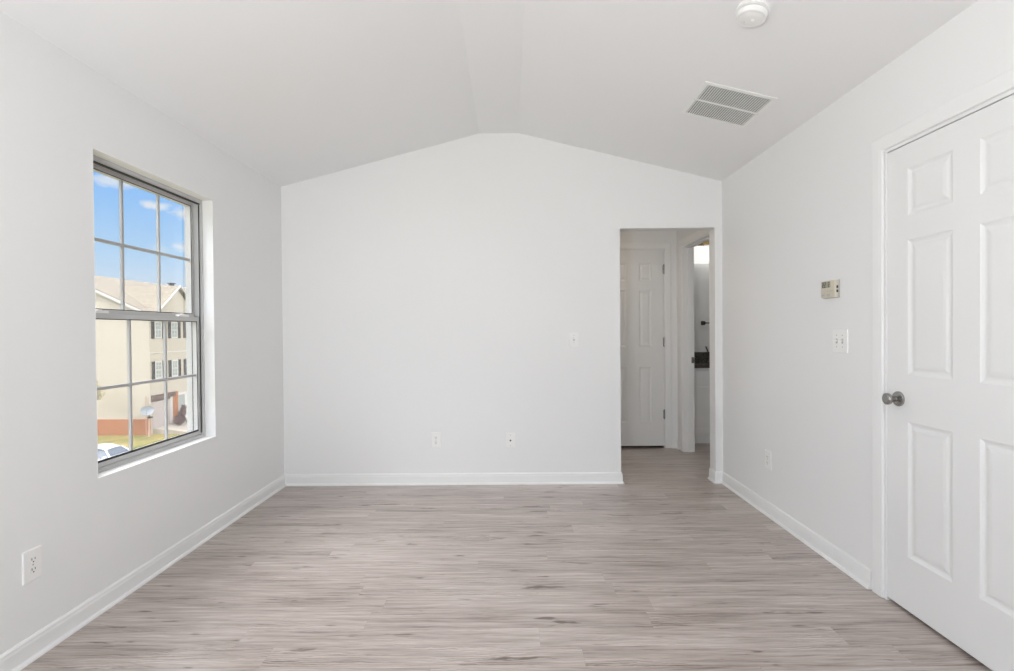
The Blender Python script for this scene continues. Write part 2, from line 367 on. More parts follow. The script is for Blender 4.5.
bm = NB(); box(bm, -2.1, REAR-0.2, -0.12, 4.2, 2.3, 0.0)
struct('floor', bm, M_['floor'], 'grey brown wood-look plank floor with dark grain running across the room', 'floor')
bm = NB()
prism(bm, [(XL-0.17, HL-0.17*0.25), (CL, RIDGE), (CR, RIDGE), (XR+0.115, HR-0.115*0.249), (XR+0.115, 3.1), (XL-0.17, 3.1)], 1, REAR-0.1, 0.06)
struct('ceiling', bm, M_['ceil'], 'white vaulted ceiling with a narrow flat strip along its peak', 'ceiling')
bm = NB(); box(bm, -2.03, WT, CLR, HX+WT, HY+WT, CLR+0.1)
struct('ceiling_hall', bm, M_['ceil'], 'flat white ceiling over the hall beyond the opening', 'ceiling')
bm = NB(); box(bm, HX+WT, -0.2, CLR, BX1+0.1, BY1+0.1, CLR+0.1)
struct('ceiling_bathroom', bm, M_['ceil'], 'flat white ceiling of the bathroom', 'ceiling')
bm = NB(); box(bm, -2.3, REAR-0.3, 3.12, 4.3, 2.4, 3.25)  # flat slab added to stop sky light leaking into the rooms
struct('roof', bm, M_['shingle'], 'unseen slab added above the rooms to keep sky light out', 'roof')

def wall_x(bm, x0, x1, ya, yb, ztop, hole=None):
    """wall between planes x0 and x1 running along y, with one rectangular hole"""
    if hole is None: box(bm, x0, ya, 0, x1, yb, ztop); return
    h0, h1, z0, z1 = hole
    box(bm, x0, ya, 0, x1, h0, ztop); box(bm, x0, h1, 0, x1, yb, ztop); box(bm, x0, h0, z1, x1, h1, ztop)
    if z0 > 0: box(bm, x0, h0, 0, x1, h1, z0)
bm = NB(); wall_x(bm, XL-0.17, XL, REAR, WT, HL+0.01, (WY0, WY1, WZ0, WZ1))
struct('wall_left', bm, M_['wall'], 'white left wall holding the only window', 'wall')
bm = NB(); wall_x(bm, XR, XR+0.115, REAR, 0.0, HR+0.01, (DY0, DY1, 0, DH))
struct('wall_right', bm, M_['wall'], 'white right wall with the near panel door', 'wall')
bm = NB()
prism(bm, [(XL-0.02, 0), (OPL, 0), (OPL, OPH), (OPR, OPH), (OPR, 0), (HX+WT, 0), (HX+WT, HR+0.01), (XR, HR+0.01), (CR, RIDGE+0.01), (CL, RIDGE+0.01), (XL-0.02, HL+0.01)], 1, 0.0, WT)
struct('wall_back', bm, M_['wall'], 'white gabled back wall cut by the hall opening', 'wall')
bm = NB()   # rear wall with a wide patio window
box(bm, XL-0.17, REAR-0.15, 0, -1.5, REAR, 2.9); box(bm, 1.5, REAR-0.15, 0, XR+0.115, REAR, 2.9)
box(bm, -1.5, REAR-0.15, 0, 1.5, REAR, 0.35); box(bm, -1.5, REAR-0.15, 2.35, 1.5, REAR, 2.9)
struct('wall_rear', bm, M_['wall'], 'white wall behind the camera with a wide window', 'wall')
bm = NB(); H2 = (0.943, 1.631, 2.099)
box(bm, -2.03, HY, 0, H2[0], HY+WT, CLR); box(bm, H2[1], HY, 0, HX+WT, HY+WT, CLR); box(bm, H2[0], HY, H2[2], H2[1], HY+WT, CLR)
struct('wall_hall_end', bm, M_['wall'], 'shaded wall at the end of the hall', 'wall')
bm = NB(); box(bm, 0.75, HY+WT+0.5, 0, 1.75, HY+WT+0.55, CLR); box(bm, 0.7, HY+WT, 0, 0.75, HY+WT+0.55, CLR); box(bm, 1.75, HY+WT, 0, HX+WT-0.01, HY+WT+0.55, CLR); box(bm, 0.7, HY+WT, CLR, HX+WT, HY+WT+0.55, CLR+0.1)
struct('wall_linen_closet', bm, M_['wall'], 'unlit closet behind the hall door', 'wall')
bm = NB(); box(bm, -1.9, WT, 0, -1.8, HY, CLR); struct('wall_hall_left', bm, M_['wall'], 'far left end of the hall', 'wall')
BD0, BD1, BDH = 0.215, 1.06, 2.10         # bathroom doorway
bm = NB(); wall_x(bm, HX, HX+WT, WT, HY, CLR, (BD0, BD1, 0, BDH)); struct('wall_hall_right', bm, M_['wall'], 'hall wall cut by the bathroom doorway', 'wall')
bm = NB(); box(bm, BX0, BY1, 0, BX1, BY1+0.1, CLR); box(bm, HX+0.01, HY+WT, 0, HX+WT, BY1+0.1, CLR)
struct('wall_bathroom_back', bm, M_['wall'], 'grey looking bathroom wall above the vanity', 'wall')
bm = NB(); box(bm, BX1, -0.1, 0, BX1+0.1, BY1+0.1, CLR); struct('wall_bathroom_right', bm, M_['wall'], 'right wall of the bathroom', 'wall')
bm = NB(); box(bm, BX0, -0.1, 0, BX1, BY0-0.1, CLR); struct('wall_bathroom_front', bm, M_['wall'], 'near wall of the bathroom', 'wall')
bm = NB(); box(bm, 2.6, DY0-0.4, 0, 2.7, DY1+0.4, 2.5); box(bm, XR+0.115, DY0-0.4, 0, 2.6, DY0-0.3, 2.5); box(bm, XR+0.115, DY1+0.3, 0, 2.6, DY1+0.4, 2.5)
box(bm, XR+0.115, DY0-0.4, 2.5, 2.7, DY1+0.4, 2.6)
struct('wall_closet', bm, M_['wall'], 'closet shell behind the right door', 'wall')

# ------------------------------------------------------------------ baseboards
BASE = [(0, 0), (0.022, 0), (0.0212, 0.007), (0.017, 0.014), (0.011, 0.016), (0.0105, 0.066), (0.0085, 0.076), (0.0085, 0.082), (0.004, 0.092), (0, 0.092)]
def baseboard(name, path, label):
    bm = NB(); sweep(bm, path, BASE); return struct(name, bm, M_['trim'], label, 'baseboard')
DC = DY1 + 0.016 + 0.066     # outer edge of the right door's casing
baseboard('baseboard_left', [(XL, 0.0), (XL, REAR)], 'white baseboard along the left wall under the window')
baseboard('baseboard_back', [(OPL, WT), (OPL, 0), (XL, 0)], 'white baseboard along the back wall ending at the opening')
baseboard('baseboard_right', [(XR, DC), (XR, 0), (OPR, 0), (OPR, WT)], 'white baseboard along the right wall wrapping into the opening')
baseboard('baseboard_hall_right', [(HX, BD1+0.066), (HX, HY), (1.69, HY)], 'short white baseboard in the hall corner')
baseboard('baseboard_hall_left', [(0.89, HY), (-1.8, HY)], 'white baseboard left of the hall door')

# ------------------------------------------------------------------ casings (profile swept up, over and down), built in a local frame facing -y
CAS = [(0, 0), (0, 0.009), (0.004, 0.0115), (0.012, 0.0115), (0.016, 0.0125), (0.054, 0.0135), (0.061, 0.0130), (0.066, 0.009), (0.066, 0)]
def casing(bm, x0, x1, h, sides='LTR', y=0.0):
    """casing round an opening x0..x1, height h, projecting towards -y"""
    path = []
    if 'L' in sides: path += [((x0, 0.002), (-1, 0))]
    path += [((x0, h), (-1 if 'L' in sides else 0, 1)), ((x1, h), (1 if 'R' in sides else 0, 1))]
    if 'R' in sides: path += [((x1, 0.002), (1, 0))]
    rings = [[bm.verts.new((p[0]+o*d[0], y-t, p[1]+o*d[1])) for o, t in CAS] for p, d in path]
    k = len(CAS)
    for A, B in zip(rings, rings[1:]):
        for j in range(k): bm.faces.new((A[j], A[(j+1) % k], B[(j+1) % k], B[j]))
    bm.faces.new(rings[0]); bm.faces.new(rings[-1][::-1])

def jambs(bm, x0, x1, h, depth, t=0.018, y0=0.0):
    box(bm, x0-0.001, y0, 0.0, x0+t, y0+depth, h); box(bm, x1-t, y0, 0.0, x1+0.001, y0+depth, h); box(bm, x0+t, y0, h-t, x1-t, y0+depth, h)

# ------------------------------------------------------------------ six panel doors (local frame: x to the right, front face at y=0 facing -y)
def door_slab(bm, w, h0, h1, th, stile, mull, rows):
    p = (w-2*stile-mull)/2
    us = [0, stile, stile+p, stile+p+mull, w-stile, w]
    vs = [h0]
    for a, b in rows: vs += [a, b]
    vs.append(h1)
    RING = [(0, 0), (0.006, 0.003), (0.014, 0.0058), (0.022, 0.006), (0.034, 0.003), (0.046, 0.002)]
    for side in (0, 1):
        Y = lambda d: d if side == 0 else th-d
        for i in range(5):
            for j in range(len(vs)-1):
                x0, x1, z0, z1 = us[i], us[i+1], vs[j], vs[j+1]
                if i in (1, 3) and j % 2 == 1:
                    rings = [[bm.verts.new(q) for q in ((x0+o, Y(d), z0+o), (x1-o, Y(d), z0+o), (x1-o, Y(d), z1-o), (x0+o, Y(d), z1-o))] for o, d in RING]
                    for A, B in zip(rings, rings[1:]):
                        for k in range(4): bm.faces.new((A[k], A[(k+1) % 4], B[(k+1) % 4], B[k]))
                    bm.faces.new(rings[-1])
                else:
                    bm.faces.new([bm.verts.new(q) for q in ((x0, Y(0), z0), (x1, Y(0), z0), (x1, Y(0), z1), (x0, Y(0), z1))])
    for q in (((0,0,h0),(0,th,h0),(0,th,h1),(0,0,h1)), ((w,0,h0),(w,th,h0),(w,th,h1),(w,0,h1)), ((0,0,h0),(w,0,h0),(w,th,h0),(0,th,h0)), ((0,0,h1),(w,0,h1),(w,th,h1),(0,th,h1))):
        bm.faces.new([bm.verts.new(c) for c in q])
    bmesh.ops.remove_doubles(bm, verts=bm.verts[:], dist=0.0002)
def door_root(name, label, loc, rz):
    o = thing(name, label, 'door', loc, rz); o['kind'] = 'structure'; return o

# right wall door: local +x points towards the camera
d1 = door_root('door_1', 'white six panel door in the right wall with a satin nickel knob', (XR, DY1-0.012, 0), -PI/2)
W1 = 0.80
bm = NB(); door_slab(bm, W1, 0.016, 2.043, 0.035, 0.119, 0.115, [(0.250, 0.842), (1.045, 1.630), (1.735, 1.940)])
for v in bm.verts: v.co.y += 0.003
obj('panel', bm, M_['door'], d1)
bm = NB()
KX, KZ = 0.070, 0.935
lathe(bm, [(0, 0.0), (0.033, 0.0), (0.0335, 0.004), (0.031, 0.009), (0.024, 0.012), (0.015, 0.014), (0, 0.014)], 36, 'y-', (KX, 0.003, KZ))
k1 = obj('rose', bm, M_['nickel'], d1, True, 40)
bm = NB()
lathe(bm, [(0, 0.010), (0.0125, 0.010), (0.0105, 0.020), (0.0105, 0.034), (0.016, 0.040), (0.0245, 0.045), (0.0265, 0.051), (0.0255, 0.057), (0.021, 0.061), (0.012, 0.063), (0, 0.0635)], 36, 'y-', (KX, 0.003, KZ))
obj('knob', bm, M_['nickel'], d1, True, 60)
bm = NB(); box(bm, -0.001, 0.010, KZ-0.028, 0.002, 0.032, KZ+0.028, 0.0005); box(bm, -0.010, 0.015, KZ-0.008, 0.001, 0.027, KZ+0.008, 0.001)
obj('latch', bm, M_['nickel'], d1)
bm = NB()
jambs(bm, -0.012, W1+0.013, DH, 0.115, 0.0105)
box(bm, -0.002, 0.040, 0, 0.011, 0.052, 2.045); box(bm, W1-0.011, 0.040, 0, W1+0.002, 0.052, 2.045); box(bm, 0.011, 0.040, 2.030, W1-0.011, 0.052, 2.047)
casing(bm, -0.016, W1+0.017, DH+0.004)
t = obj('trim_1', bm, M_['trim']); t.location = (XR, DY1-0.012, 0); t.rotation_euler = (0, 0, -PI/2)
tag(t, 'white casing and jamb round the right wall door', 'trim', kind='structure')

# hall closet door
d2 = door_root('door_2', 'narrow white six panel door at the end of the hall', (0.962, HY, 0), 0)
W2 = 0.650
bm = NB(); door_slab(bm, W2, 0.026, 2.085, 0.035, 0.129, 0.131, [(0.268, 0.858), (1.068, 1.665), (1.760, 1.947)])
for v in bm.verts: v.co.y -= 0.003
obj('panel', bm, M_['door'], d2)
for z in (0.358, 1.118, 1.882):
    bm = NB(); tube(bm, [(W2+0.003, -0.009, z-0.046), (W2+0.003, -0.009, z+0.046)], 0.0072, 12)
    for q in (-0.05, 0.05): lathe(bm, [(0, -0.004), (0.006, -0.003), (0.0045, 0.0), (0.006, 0.003), (0, 0.004)], 10, 'z', (W2+0.003, -0.009, z+q))
    box(bm, W2-0.008, -0.0045, z-0.044, W2+0.012, -0.0030, z+0.044)
    obj('hinge', bm, M_['nickel'], d2)
bm = NB(); lathe(bm, [(0, 0), (0.032, 0), (0.031, 0.008), (0.014, 0.013), (0.0115, 0.03), (0.024, 0.042), (0.027, 0.052), (0.02, 0.064), (0, 0.067)], 28, 'y-', (0.06, -0.003, 0.93))
obj('knob', bm, M_['nickel'], d2, True, 50)
bm = NB(); casing(bm, -0.008, W2+0.009, 2.094); jambs(bm, -0.018, W2+0.018, 2.098, 0.115, 0.0145)
t = obj('trim_2', bm, M_['trim']); t.location = (0.962, HY, 0)
tag(t, 'white casing round the hall door', 'trim', kind='structure')

# bathroom doorway: jamb, stop, casing, strike plate (local x runs towards the camera)
t3 = thing('trim_3', 'white casing and jamb of the open bathroom doorway', 'trim', (HX, BD1, 0), -PI/2); t3['kind'] = 'structure'
bm = NB(); casing(bm, 0.004, BD1-BD0-0.004, BDH-0.004)
obj('casing', bm, M_['trim'], t3)
bm = NB(); jambs(bm, 0, BD1-BD0, BDH, WT, 0.016)
for x in (0.016, BD1-BD0-0.027): box(bm, x, 0.045, 0, x+0.011, 0.080, BDH-0.016)
box(bm, 0.027, 0.045, BDH-0.027, BD1-BD0-0.027, 0.080, BDH-0.016)
obj('jamb', bm, M_['trim'], t3)
bm = NB(); box(bm, 0.0155, 0.085, 0.905, 0.0175, 0.112, 0.965, 0.0005); box(bm, 0.0165, 0.104, 0.918, 0.0185, 0.118, 0.952, 0.0005)
obj('strike_plate', bm, M_['nickel'], t3)

# ------------------------------------------------------------------ window_1 (double hung, three-over-two grilles in each sash)
win = thing('window_1', 'double hung window with grey frame and grid in the left wall', 'window', (XL, (WY0+WY1)/2, WZ0), 0.0)
win['kind'] = 'structure'
wy = (WY0+WY1)/2
def wbox(bm, x0, ya, z0, x1, yb, z1, bev=0): box(bm, x0-XL, ya-wy, z0-WZ0, x1-XL, yb-wy, z1-WZ0, bev)
FX0, FX1 = -2.02, XL-0.063      # depth of the frame
def ring(bm, x0, x1, ya, yb, z0, z1, t, tb=None, tt=None, bev=0):
    tb = tb or t; tt = tt or t
    wbox(bm, x0, ya, z0, x1, ya+t, z1, bev); wbox(bm, x0, yb-t, z0, x1, yb, z1, bev)
    wbox(bm, x0, ya+t, z0, x1, yb-t, z0+tb, bev); wbox(bm, x0, ya+t, z1-tt, x1, yb-t, z1, bev)
bm = NB()
ring(bm, FX1-0.006, FX1, WY0, WY1, WZ0, WZ1, 0.014, 0.012, 0.024, 0.001)
ring(bm, FX0, FX1-0.006, WY0, WY1, WZ0, WZ1, 0.022, 0.020, 0.026)
obj('frame', bm, M_['alu'], win)
bm = NB()
for ya, yb in ((WY0+0.022, WY0+0.026), (WY1-0.026, WY1-0.022)):
    wbox(bm, FX1-0.013, ya, WZ0+0.03, FX1-0.008, yb, WZ1-0.035); wbox(bm, FX1-0.064, ya, WZ0+0.03, FX1-0.056, yb, WZ1-0.028)
wbox(bm, FX1-0.020, WY0+0.0225, WZ1-0.0315, FX1-0.0035, WY1-0.0225, WZ1-0.0262)
obj('weatherstrip', bm, M_['gasket'], win)
def sash(name, x0, x1, z0, z1, tb, tt, stile, zm):
    e = bpy.data.objects.new(name, None); COL.objects.link(e); e.parent = win; e.empty_display_size = 0.05
    ya, yb = WY0+0.027, WY1-0.027
    bm = NB(); ring(bm, x0, x1, ya, yb, z0, z1, stile, tb, tt, 0.0015)
    obj('sash_frame', bm, M_['alu'], e)
    xm = (x0+x1)/2; ga, gb = ya+stile, yb-stile; zb, zt = z0+tb, z1-tt
    bm = NB(); wbox(bm, xm-0.002, ga-0.004, zb-0.004, xm+0.002, gb+0.004, zt+0.004); obj('glass', bm, M_['glass'], e)
    bm = NB()
    for k in (1, 2):
        y = ga+(gb-ga)*k/3; wbox(bm, xm-0.006, y-0.0065, zb, xm+0.006, y+0.0065, zt)
    wbox(bm, xm-0.0058, ga, zm-0.0075, xm+0.0058, gb, zm+0.0075)
    obj('grille', bm, M_['grille'], e)
    bm = NB(); g = 0.004
    ring(bm, x1-0.001, x1+0.0008, ga-g, gb+g, zb-g, zt+g, g)
    if 'lower' in name: wbox(bm, x1-0.001, ga-g, zb-0.005, x1+0.0012, gb+g, zb+0.006)
    obj('glazing_gasket', bm, M_['gasket'], e)
    return e
sash('upper_sash', -1.992, -1.964, 1.335, WZ1-0.0265, 0.038, 0.022, 0.024, 1.703)
lo = sash('lower_sash', -1.961, -1.935, WZ0+0.0205, 1.350, 0.028, 0.030, 0.026, 0.992)
for ya in (WY0+0.085, WY1-0.215):
    bm = NB(); wbox(bm, -1.959, ya, 1.350, -1.937, ya+0.095, 1.362, 0.003); wbox(bm, -1.951, ya+0.03, 1.3615, -1.939, ya+0.055, 1.368, 0.002)
    obj('tilt_latch', bm, M_['plate'], win)
bm = NB(); wbox(bm, -1.9345, WY0+0.03, WZ0+0.0125, FX1-0.0075, WY1-0.03, WZ0+0.0195); obj('sill_gasket', bm, M_['grey_plastic'], win)
# painted lining of the opening
bm = NB()
for a in ((FX1, WY0-0.001, WZ0-0.001, XL+0.001, WY0+0.001, WZ1+0.001), (FX1, WY1-0.001, WZ0-0.001, XL+0.001, WY1+0.001, WZ1+0.001),
          (FX1, WY0, WZ1-0.001, XL+0.001, WY1, WZ1+0.001), (FX1, WY0, WZ0-0.001, XL+0.001, WY1, WZ0+0.001)): box(bm, *a)
struct('trim_4', bm, M_['trim'], 'bright white drywall return lining the window opening', 'trim')

# rear patio window (behind the camera)
rw = thing('window_2', 'wide window in the wall behind the camera', 'window', (0, REAR-0.08, 0.35)); rw['kind'] = 'structure'
bm = NB()
for x in (-1.5, -0.03, 1.44): box(bm, x, -0.03, 0, x+0.06, 0.03, 2.0)
for z in (0, 1.94): box(bm, -1.44, -0.029, z, 1.44, 0.029, z+0.06)
obj('frame', bm, M_['plate'], rw)
bm = NB(); box(bm, -1.44, -0.003, 0.06, 1.44, 0.003, 1.94); obj('glass', bm, M_['glass'], rw)

# ------------------------------------------------------------------ wall plates (local frame: front faces -y)
def plate_bm(w, h, t=0.006):
    bm = NB(); box(bm, -w/2, -t, -h/2, w/2, 0, h/2); 
    es = [e for e in bm.edges if all(v.co.y < -t/2 for v in e.verts)]
    bmesh.ops.bevel(bm, geom=es, offset=0.004, segments=3, profile=0.5, affect='EDGES'); return bm
def screw(parent, x, z, y=-0.006):
    bm = NB(); lathe(bm, [(0, 0.0), (0.0032, 0.0), (0.0028, 0.0012), (0, 0.0014)], 12, 'y-', (x, y, z)); obj('screw', bm, M_['grey_plastic'], parent)
def outlet(label, loc, rz):
    r = thing('wall_outlet', label, 'outlet', loc, rz, 'duplex wall outlets')
    obj('cover_plate', plate_bm(0.078, 0.122), M_['plate'], r)
    for z in (-0.0195, 0.0195):
        bm = NB(); pts = []
        for k in range(20):
            a = 2*PI*k/20; pts.append((max(-0.0165, min(0.0165, 0.020*math.cos(a))), z+max(-0.0135, min(0.0135, 0.0165*math.sin(a)))))
        prism(bm, pts, 1, -0.0080, -0.0055); s = obj('socket', bm, M_['plate'], r)
        bm = NB(); box(bm, -0.0078, -0.0083, z-0.001, -0.0052, -0.0079, z+0.0085); box(bm, 0.0052, -0.0083, z, 0.0078, -0.0079, z+0.0075)
        lathe(bm, [(0, 0.0079), (0.0028, 0.0079), (0.0028, 0.0083), (0, 0.0083)], 14, 'y-', (0, 0, z-0.0075))
        obj('slots', bm, M_['slot'], s)
    screw(r, 0, 0)
    return r
outlet('white duplex outlet low on the left wall nearest the camera', (XL, -2.188, 0.362), PI/2)
outlet('white duplex outlet low on the back wall, left of the coax plate', (-0.613, 0, 0.364), 0)
outlet('white duplex outlet low on the right wall between opening and door', (XR, -0.73, 0.372), -PI/2)
cx = thing('coax_plate', 'white coax cable plate low on the back wall, right of the outlet', 'wall plate', (-0.006, 0, 0.357), 0)
obj('cover_plate', plate_bm(0.076, 0.120), M_['plate'], cx)
bm = NB(); lathe(bm, [(0, 0.005), (0.0075, 0.005), (0.0075, 0.009), (0.0052, 0.009), (0.0052, 0.017), (0.002, 0.017), (0.002, 0.013), (0, 0.013)], 12, 'y-', (0, 0, 0)); obj('connector', bm, M_['bronze'], cx)
for z in (-0.042, 0.042): screw(cx, 0, z)
def switch(label, loc, rz, w, xs):
    r = thing('light_switch', label, 'light switch', loc, rz, 'toggle light switches')
    obj('cover_plate', plate_bm(w, 0.122), M_['plate'], r)
    for x in xs:
        bm = NB(); box(bm, x-0.006, -0.0075, -0.0125, x+0.006, -0.0055, 0.0125); obj('toggle_slot', bm, M_['grey_plastic'], r)
        bm = NB(); prism(bm, [(-0.006, -0.004), (-0.006, 0.006), (-0.018, 0.012), (-0.019, 0.006)], 0, x-0.0045, x+0.0045); obj('toggle', bm, M_['plate'], r)
        for z in (-0.03, 0.03): screw(r, x, z)
switch('white single toggle switch on the back wall left of the opening', (0.516, 0, 1.178), 0, 0.076, (0,))
switch('white double toggle switch on the right wall beneath the thermostat', (XR, -1.474, 1.183), -PI/2, 0.120, (-0.023, 0.023))

# thermostat
th = thing('thermostat', 'beige rectangular thermostat on the right wall beside the door', 'thermostat', (XR, -1.408, 1.458), -PI/2)
bm = NB(); box(bm, -0.062, -0.006, -0.047, 0.062, 0, 0.047, 0.002); obj('back_plate', bm, M_['grey_plastic'], th)
bm = NB(); box(bm, -0.060, -0.028, -0.046, 0.060, -0.004, 0.046, 0.008); body = obj('housing', bm, M_['beige'], th, True, 40)
bm = NB(); box(bm, -0.046, -0.0288, 0.008, 0.026, -0.0275, 0.040, 0.0004); sc = obj('display', bm, M_['lcd'], th)
for x0 in (-0.043, -0.026, 0.008):     # dark figures of the display
    k = 1.0 if x0 < 0 else 0.72
    bm = NB()
    prism(bm, [(x0, 0.009), (x0+0.013*k, 0.009), (x0+0.013*k, 0.013), (x0+0.004, 0.013), (x0+0.004, 0.022), (x0+0.013*k, 0.022), (x0+0.013*k, 0.039), (x0, 0.039), (x0, 0.035), (x0+0.009*k, 0.035), (x0+0.009*k, 0.026), (x0, 0.026)], 1, -0.0292, -0.0287)
    obj('digit', bm, M_['slot'], sc)
for x in (-0.036, 0.010):
    bm = NB(); box(bm, x-0.012, -0.0302, -0.036, x+0.012, -0.0275, -0.026, 0.001); obj('button', bm, M_['grey_plastic'], th)
bm = NB(); box(bm, -0.002, -0.0286, -0.012, 0.050, -0.0278, -0.009); obj('seam', bm, M_['grey_plastic'], th)
bm = NB()
for k in range(2): box(bm, 0.0590, -0.018, -0.020+k*0.022, 0.0604, -0.008, -0.006+k*0.022)
obj('side_vents', bm, M_['slot'], th)

# ------------------------------------------------------------------ things on the right ceiling slope (local z = out of the slope, downwards)
SL = (RIDGE-HR)/(XR-CR)                    # fall per metre
ANG = math.atan(SL)
def zc(x): return HR + (XR-x)*SL
def slope_root(name, label, cat, x, y):
    r = thing(name, label, cat, (x, y, zc(x)))
    # local x down the slope (+X), local y = -Y, local z = downwards normal
    ax = Vector((math.cos(ANG), 0, -math.sin(ANG))); az = Vector((-math.sin(ANG), 0, -math.cos(ANG))); ay = az.cross(ax)
    m = Matrix((ax, ay, az)).transposed(); r.rotation_euler = m.to_euler(); return r
sd = slope_root('smoke_detector', 'round white smoke detector on the right ceiling slope', 'smoke detector', 1.046, -1.945)
bm = NB(); lathe(bm, [(0, 0), (0.068, 0), (0.0685, 0.004), (0.067, 0.011), (0.060, 0.014), (0.055, 0.014), (0, 0.014)], 48); obj('base', bm, M_['plate'], sd, True, 40)
bm = NB(); lathe(bm, [(0, 0.0135), (0.0545, 0.0135), (0.0545, 0.020), (0, 0.020)], 48); obj('air_gap', bm, M_['grey_plastic'], sd, True, 40)
bm = NB(); lathe(bm, [(0.0, 0.0195), (0.060, 0.0195), (0.0625, 0.022), (0.062, 0.034), (0.058, 0.041), (0.050, 0.0435), (0.047, 0.0425), (0.045, 0.0435), (0.020, 0.046), (0, 0.0465)], 48); cv = obj('cover', bm, M_['plate'], sd, True, 40)
bm = NB(); lathe(bm, [(0, 0.0455), (0.0105, 0.0455), (0.0105, 0.048), (0.009, 0.0487), (0, 0.0489)], 24, 'z', (0.012, 0.0, 0)); obj('test_button', bm, M_['plate'], sd, True, 40)
bm = NB(); lathe(bm, [(0, 0.0455), (0.0022, 0.0455), (0.0022, 0.0465), (0, 0.0466)], 12, 'z', (-0.018, -0.022, 0)); obj('indicator', bm, M_['grey_plastic'], sd)

vt = slope_root('ceiling_vent', 'square white return air grille on the right ceiling slope', 'vent', 1.274, -1.137)
VW, VD = 0.203, 0.201          # half sizes
bm = NB(); b_ = 0.024
for (x0, y0, x1, y1) in ((-VW, -VD, -VW+b_, VD), (VW-b_, -VD, VW, VD), (-VW+b_, -VD, VW-b_, -VD+b_), (-VW+b_, VD-b_, VW-b_, VD)): box(bm, x0, y0, 0, x1, y1, 0.005, 0.0015)
obj('frame', bm, M_['plate'], vt)
bm = NB(); box(bm, -VW+b_, -0.007, 0.0005, VW-b_, 0.007, 0.0048, 0.001); obj('divider', bm, M_['plate'], vt)
bm = NB(); box(bm, -VW+b_, -VD+b_, 0.0002, VW-b_, VD-b_, 0.0012); obj('backing', bm, M_['vent_dark'], vt)
for ya, yb in ((-VD+b_, -0.008), (0.008, VD-b_)):
    bm = NB(); n = 27
    for k in range(n):
        x = -VW+b_ + (2*VW-2*b_)*(k+0.5)/n
        vs = [bm.verts.new(p) for p in ((x-0.0030, ya, 0.0014), (x-0.0018, ya, 0.0014), (x+0.0020, ya, 0.0042), (x+0.0008, ya, 0.0044), (x-0.0030, yb, 0.0014), (x-0.0018, yb, 0.0014), (x+0.0020, yb, 0.0042), (x+0.0008, yb, 0.0044))]
        for f in ((0,1,2,3),(7,6,5,4),(0,4,5,1),(1,5,6,2),(2,6,7,3),(3,7,4,0)): bm.faces.new([vs[i] for i in f])
    obj('louvers', bm, M_['plate'], vt)
for x, y in ((-VW+0.012, 0), (VW-0.012, 0)):
    bm = NB(); lathe(bm, [(0, 0.0048), (0.004, 0.0048), (0.0035, 0.006), (0, 0.0063)], 12, 'z', (x, y, 0)); obj('screw', bm, M_['grey_plastic'], vt)

# ------------------------------------------------------------------ bathroom glimpsed through the doorway
VX0, VX1, VF = BX0+0.004, 2.95, 1.43
va = thing('vanity_cabinet', 'white bathroom vanity cabinet seen through the far doorway', 'cabinet', (VX0, VF, 0))
def vb(bm, x0, y0, z0, x1, y1, z1, bev=0): box(bm, x0-VX0, y0-VF, z0, x1-VX0, y1-VF, z1, bev)
bm = NB(); vb(bm, VX0, VF, 0.09, VX1, BY1-0.004, 0.826); obj('carcass', bm, M_['trim'], va)
bm = NB(); vb(bm, VX0, VF+0.004, 0.0, VX1, BY1-0.01, 0.09); obj('toe_board', bm, M_['trim'], va)
n = 3; wv = (VX1-VX0-0.02)/n
for k in range(n):
    x0 = VX0+0.01+k*wv
    bm = NB(); vb(bm, x0+0.004, VF-0.018, 0.640, x0+wv-0.004, VF, 0.800, 0.002); dr = obj('drawer_front', bm, M_['trim'], va)
    bm = NB(); vb(bm, x0+0.004, VF-0.018, 0.105, x0+wv-0.004, VF, 0.620, 0.002)
    for a in ((x0+0.004, 0.105, x0+0.06, 0.620), (x0+wv-0.06, 0.105, x0+wv-0.004, 0.620), (x0+0.06, 0.105, x0+wv-0.06, 0.165), (x0+0.06, 0.568, x0+wv-0.06, 0.620)):
        vb(bm, a[0], VF-0.024, a[1], a[2], VF-0.0178, a[3], 0.001)
    dd = obj('door', bm, M_['trim'], va)
    bm = NB(); tube(bm, [(x0+wv-0.03-VX0, -0.045, 0.50), (x0+wv-0.03-VX0, -0.045, 0.60)], 0.005)
    for z in (0.515, 0.585): tube(bm, [(x0+wv-0.03-VX0, -0.045, z), (x0+wv-0.03-VX0, -0.02, z)], 0.004)
    obj('handle', bm, M_['bronze'], dd)
ct = thing('countertop', 'dark speckled granite vanity top with a backsplash', 'countertop', (VX0, VF, 0.826))
bm = NB(); box(bm, 0, -0.035, 0, VX1-VX0+0.02, BY1-VF-0.004, 0.036, 0.003); obj('slab', bm, M_['granite'], ct)
bm = NB(); box(bm, 0, BY1-VF-0.024, 0.036, VX1-VX0+0.02, BY1-VF-0.002, 0.150, 0.002); obj('backsplash', bm, M_['granite'], ct)
fc = thing('faucet', 'dark bronze faucet on the granite vanity top', 'faucet', (2.385, 1.82, 0.8625))
bm = NB(); box(bm, -0.075, -0.024, 0, 0.075, 0.024, 0.012, 0.005); obj('base', bm, M_['bronze'], fc)
bm = NB(); pts = [(0, 0, 0.01), (0, 0, 0.13)] + [(0, -0.06+0.06*math.cos(a), 0.13+0.06*math.sin(a)) for a in (0.4, 0.8, 1.2, 1.6, 2.0, 2.5)] + [(0, -0.122, 0.12)]
tube(bm, pts, 0.0115, 12); obj('spout', bm, M_['bronze'], fc, True, 50)
for x in (-0.055, 0.055):
    bm = NB(); lathe(bm, [(0.016, 0.010), (0.013, 0.05), (0.017, 0.06), (0.012, 0.075), (0, 0.078)], 16, 'z', (x, 0, 0)); tube(bm, [(x, 0, 0.068), (x*1.9, -0.01, 0.185 if x < 0 else 0.09)], 0.007); obj('handle', bm, M_['bronze'], fc, True, 50)
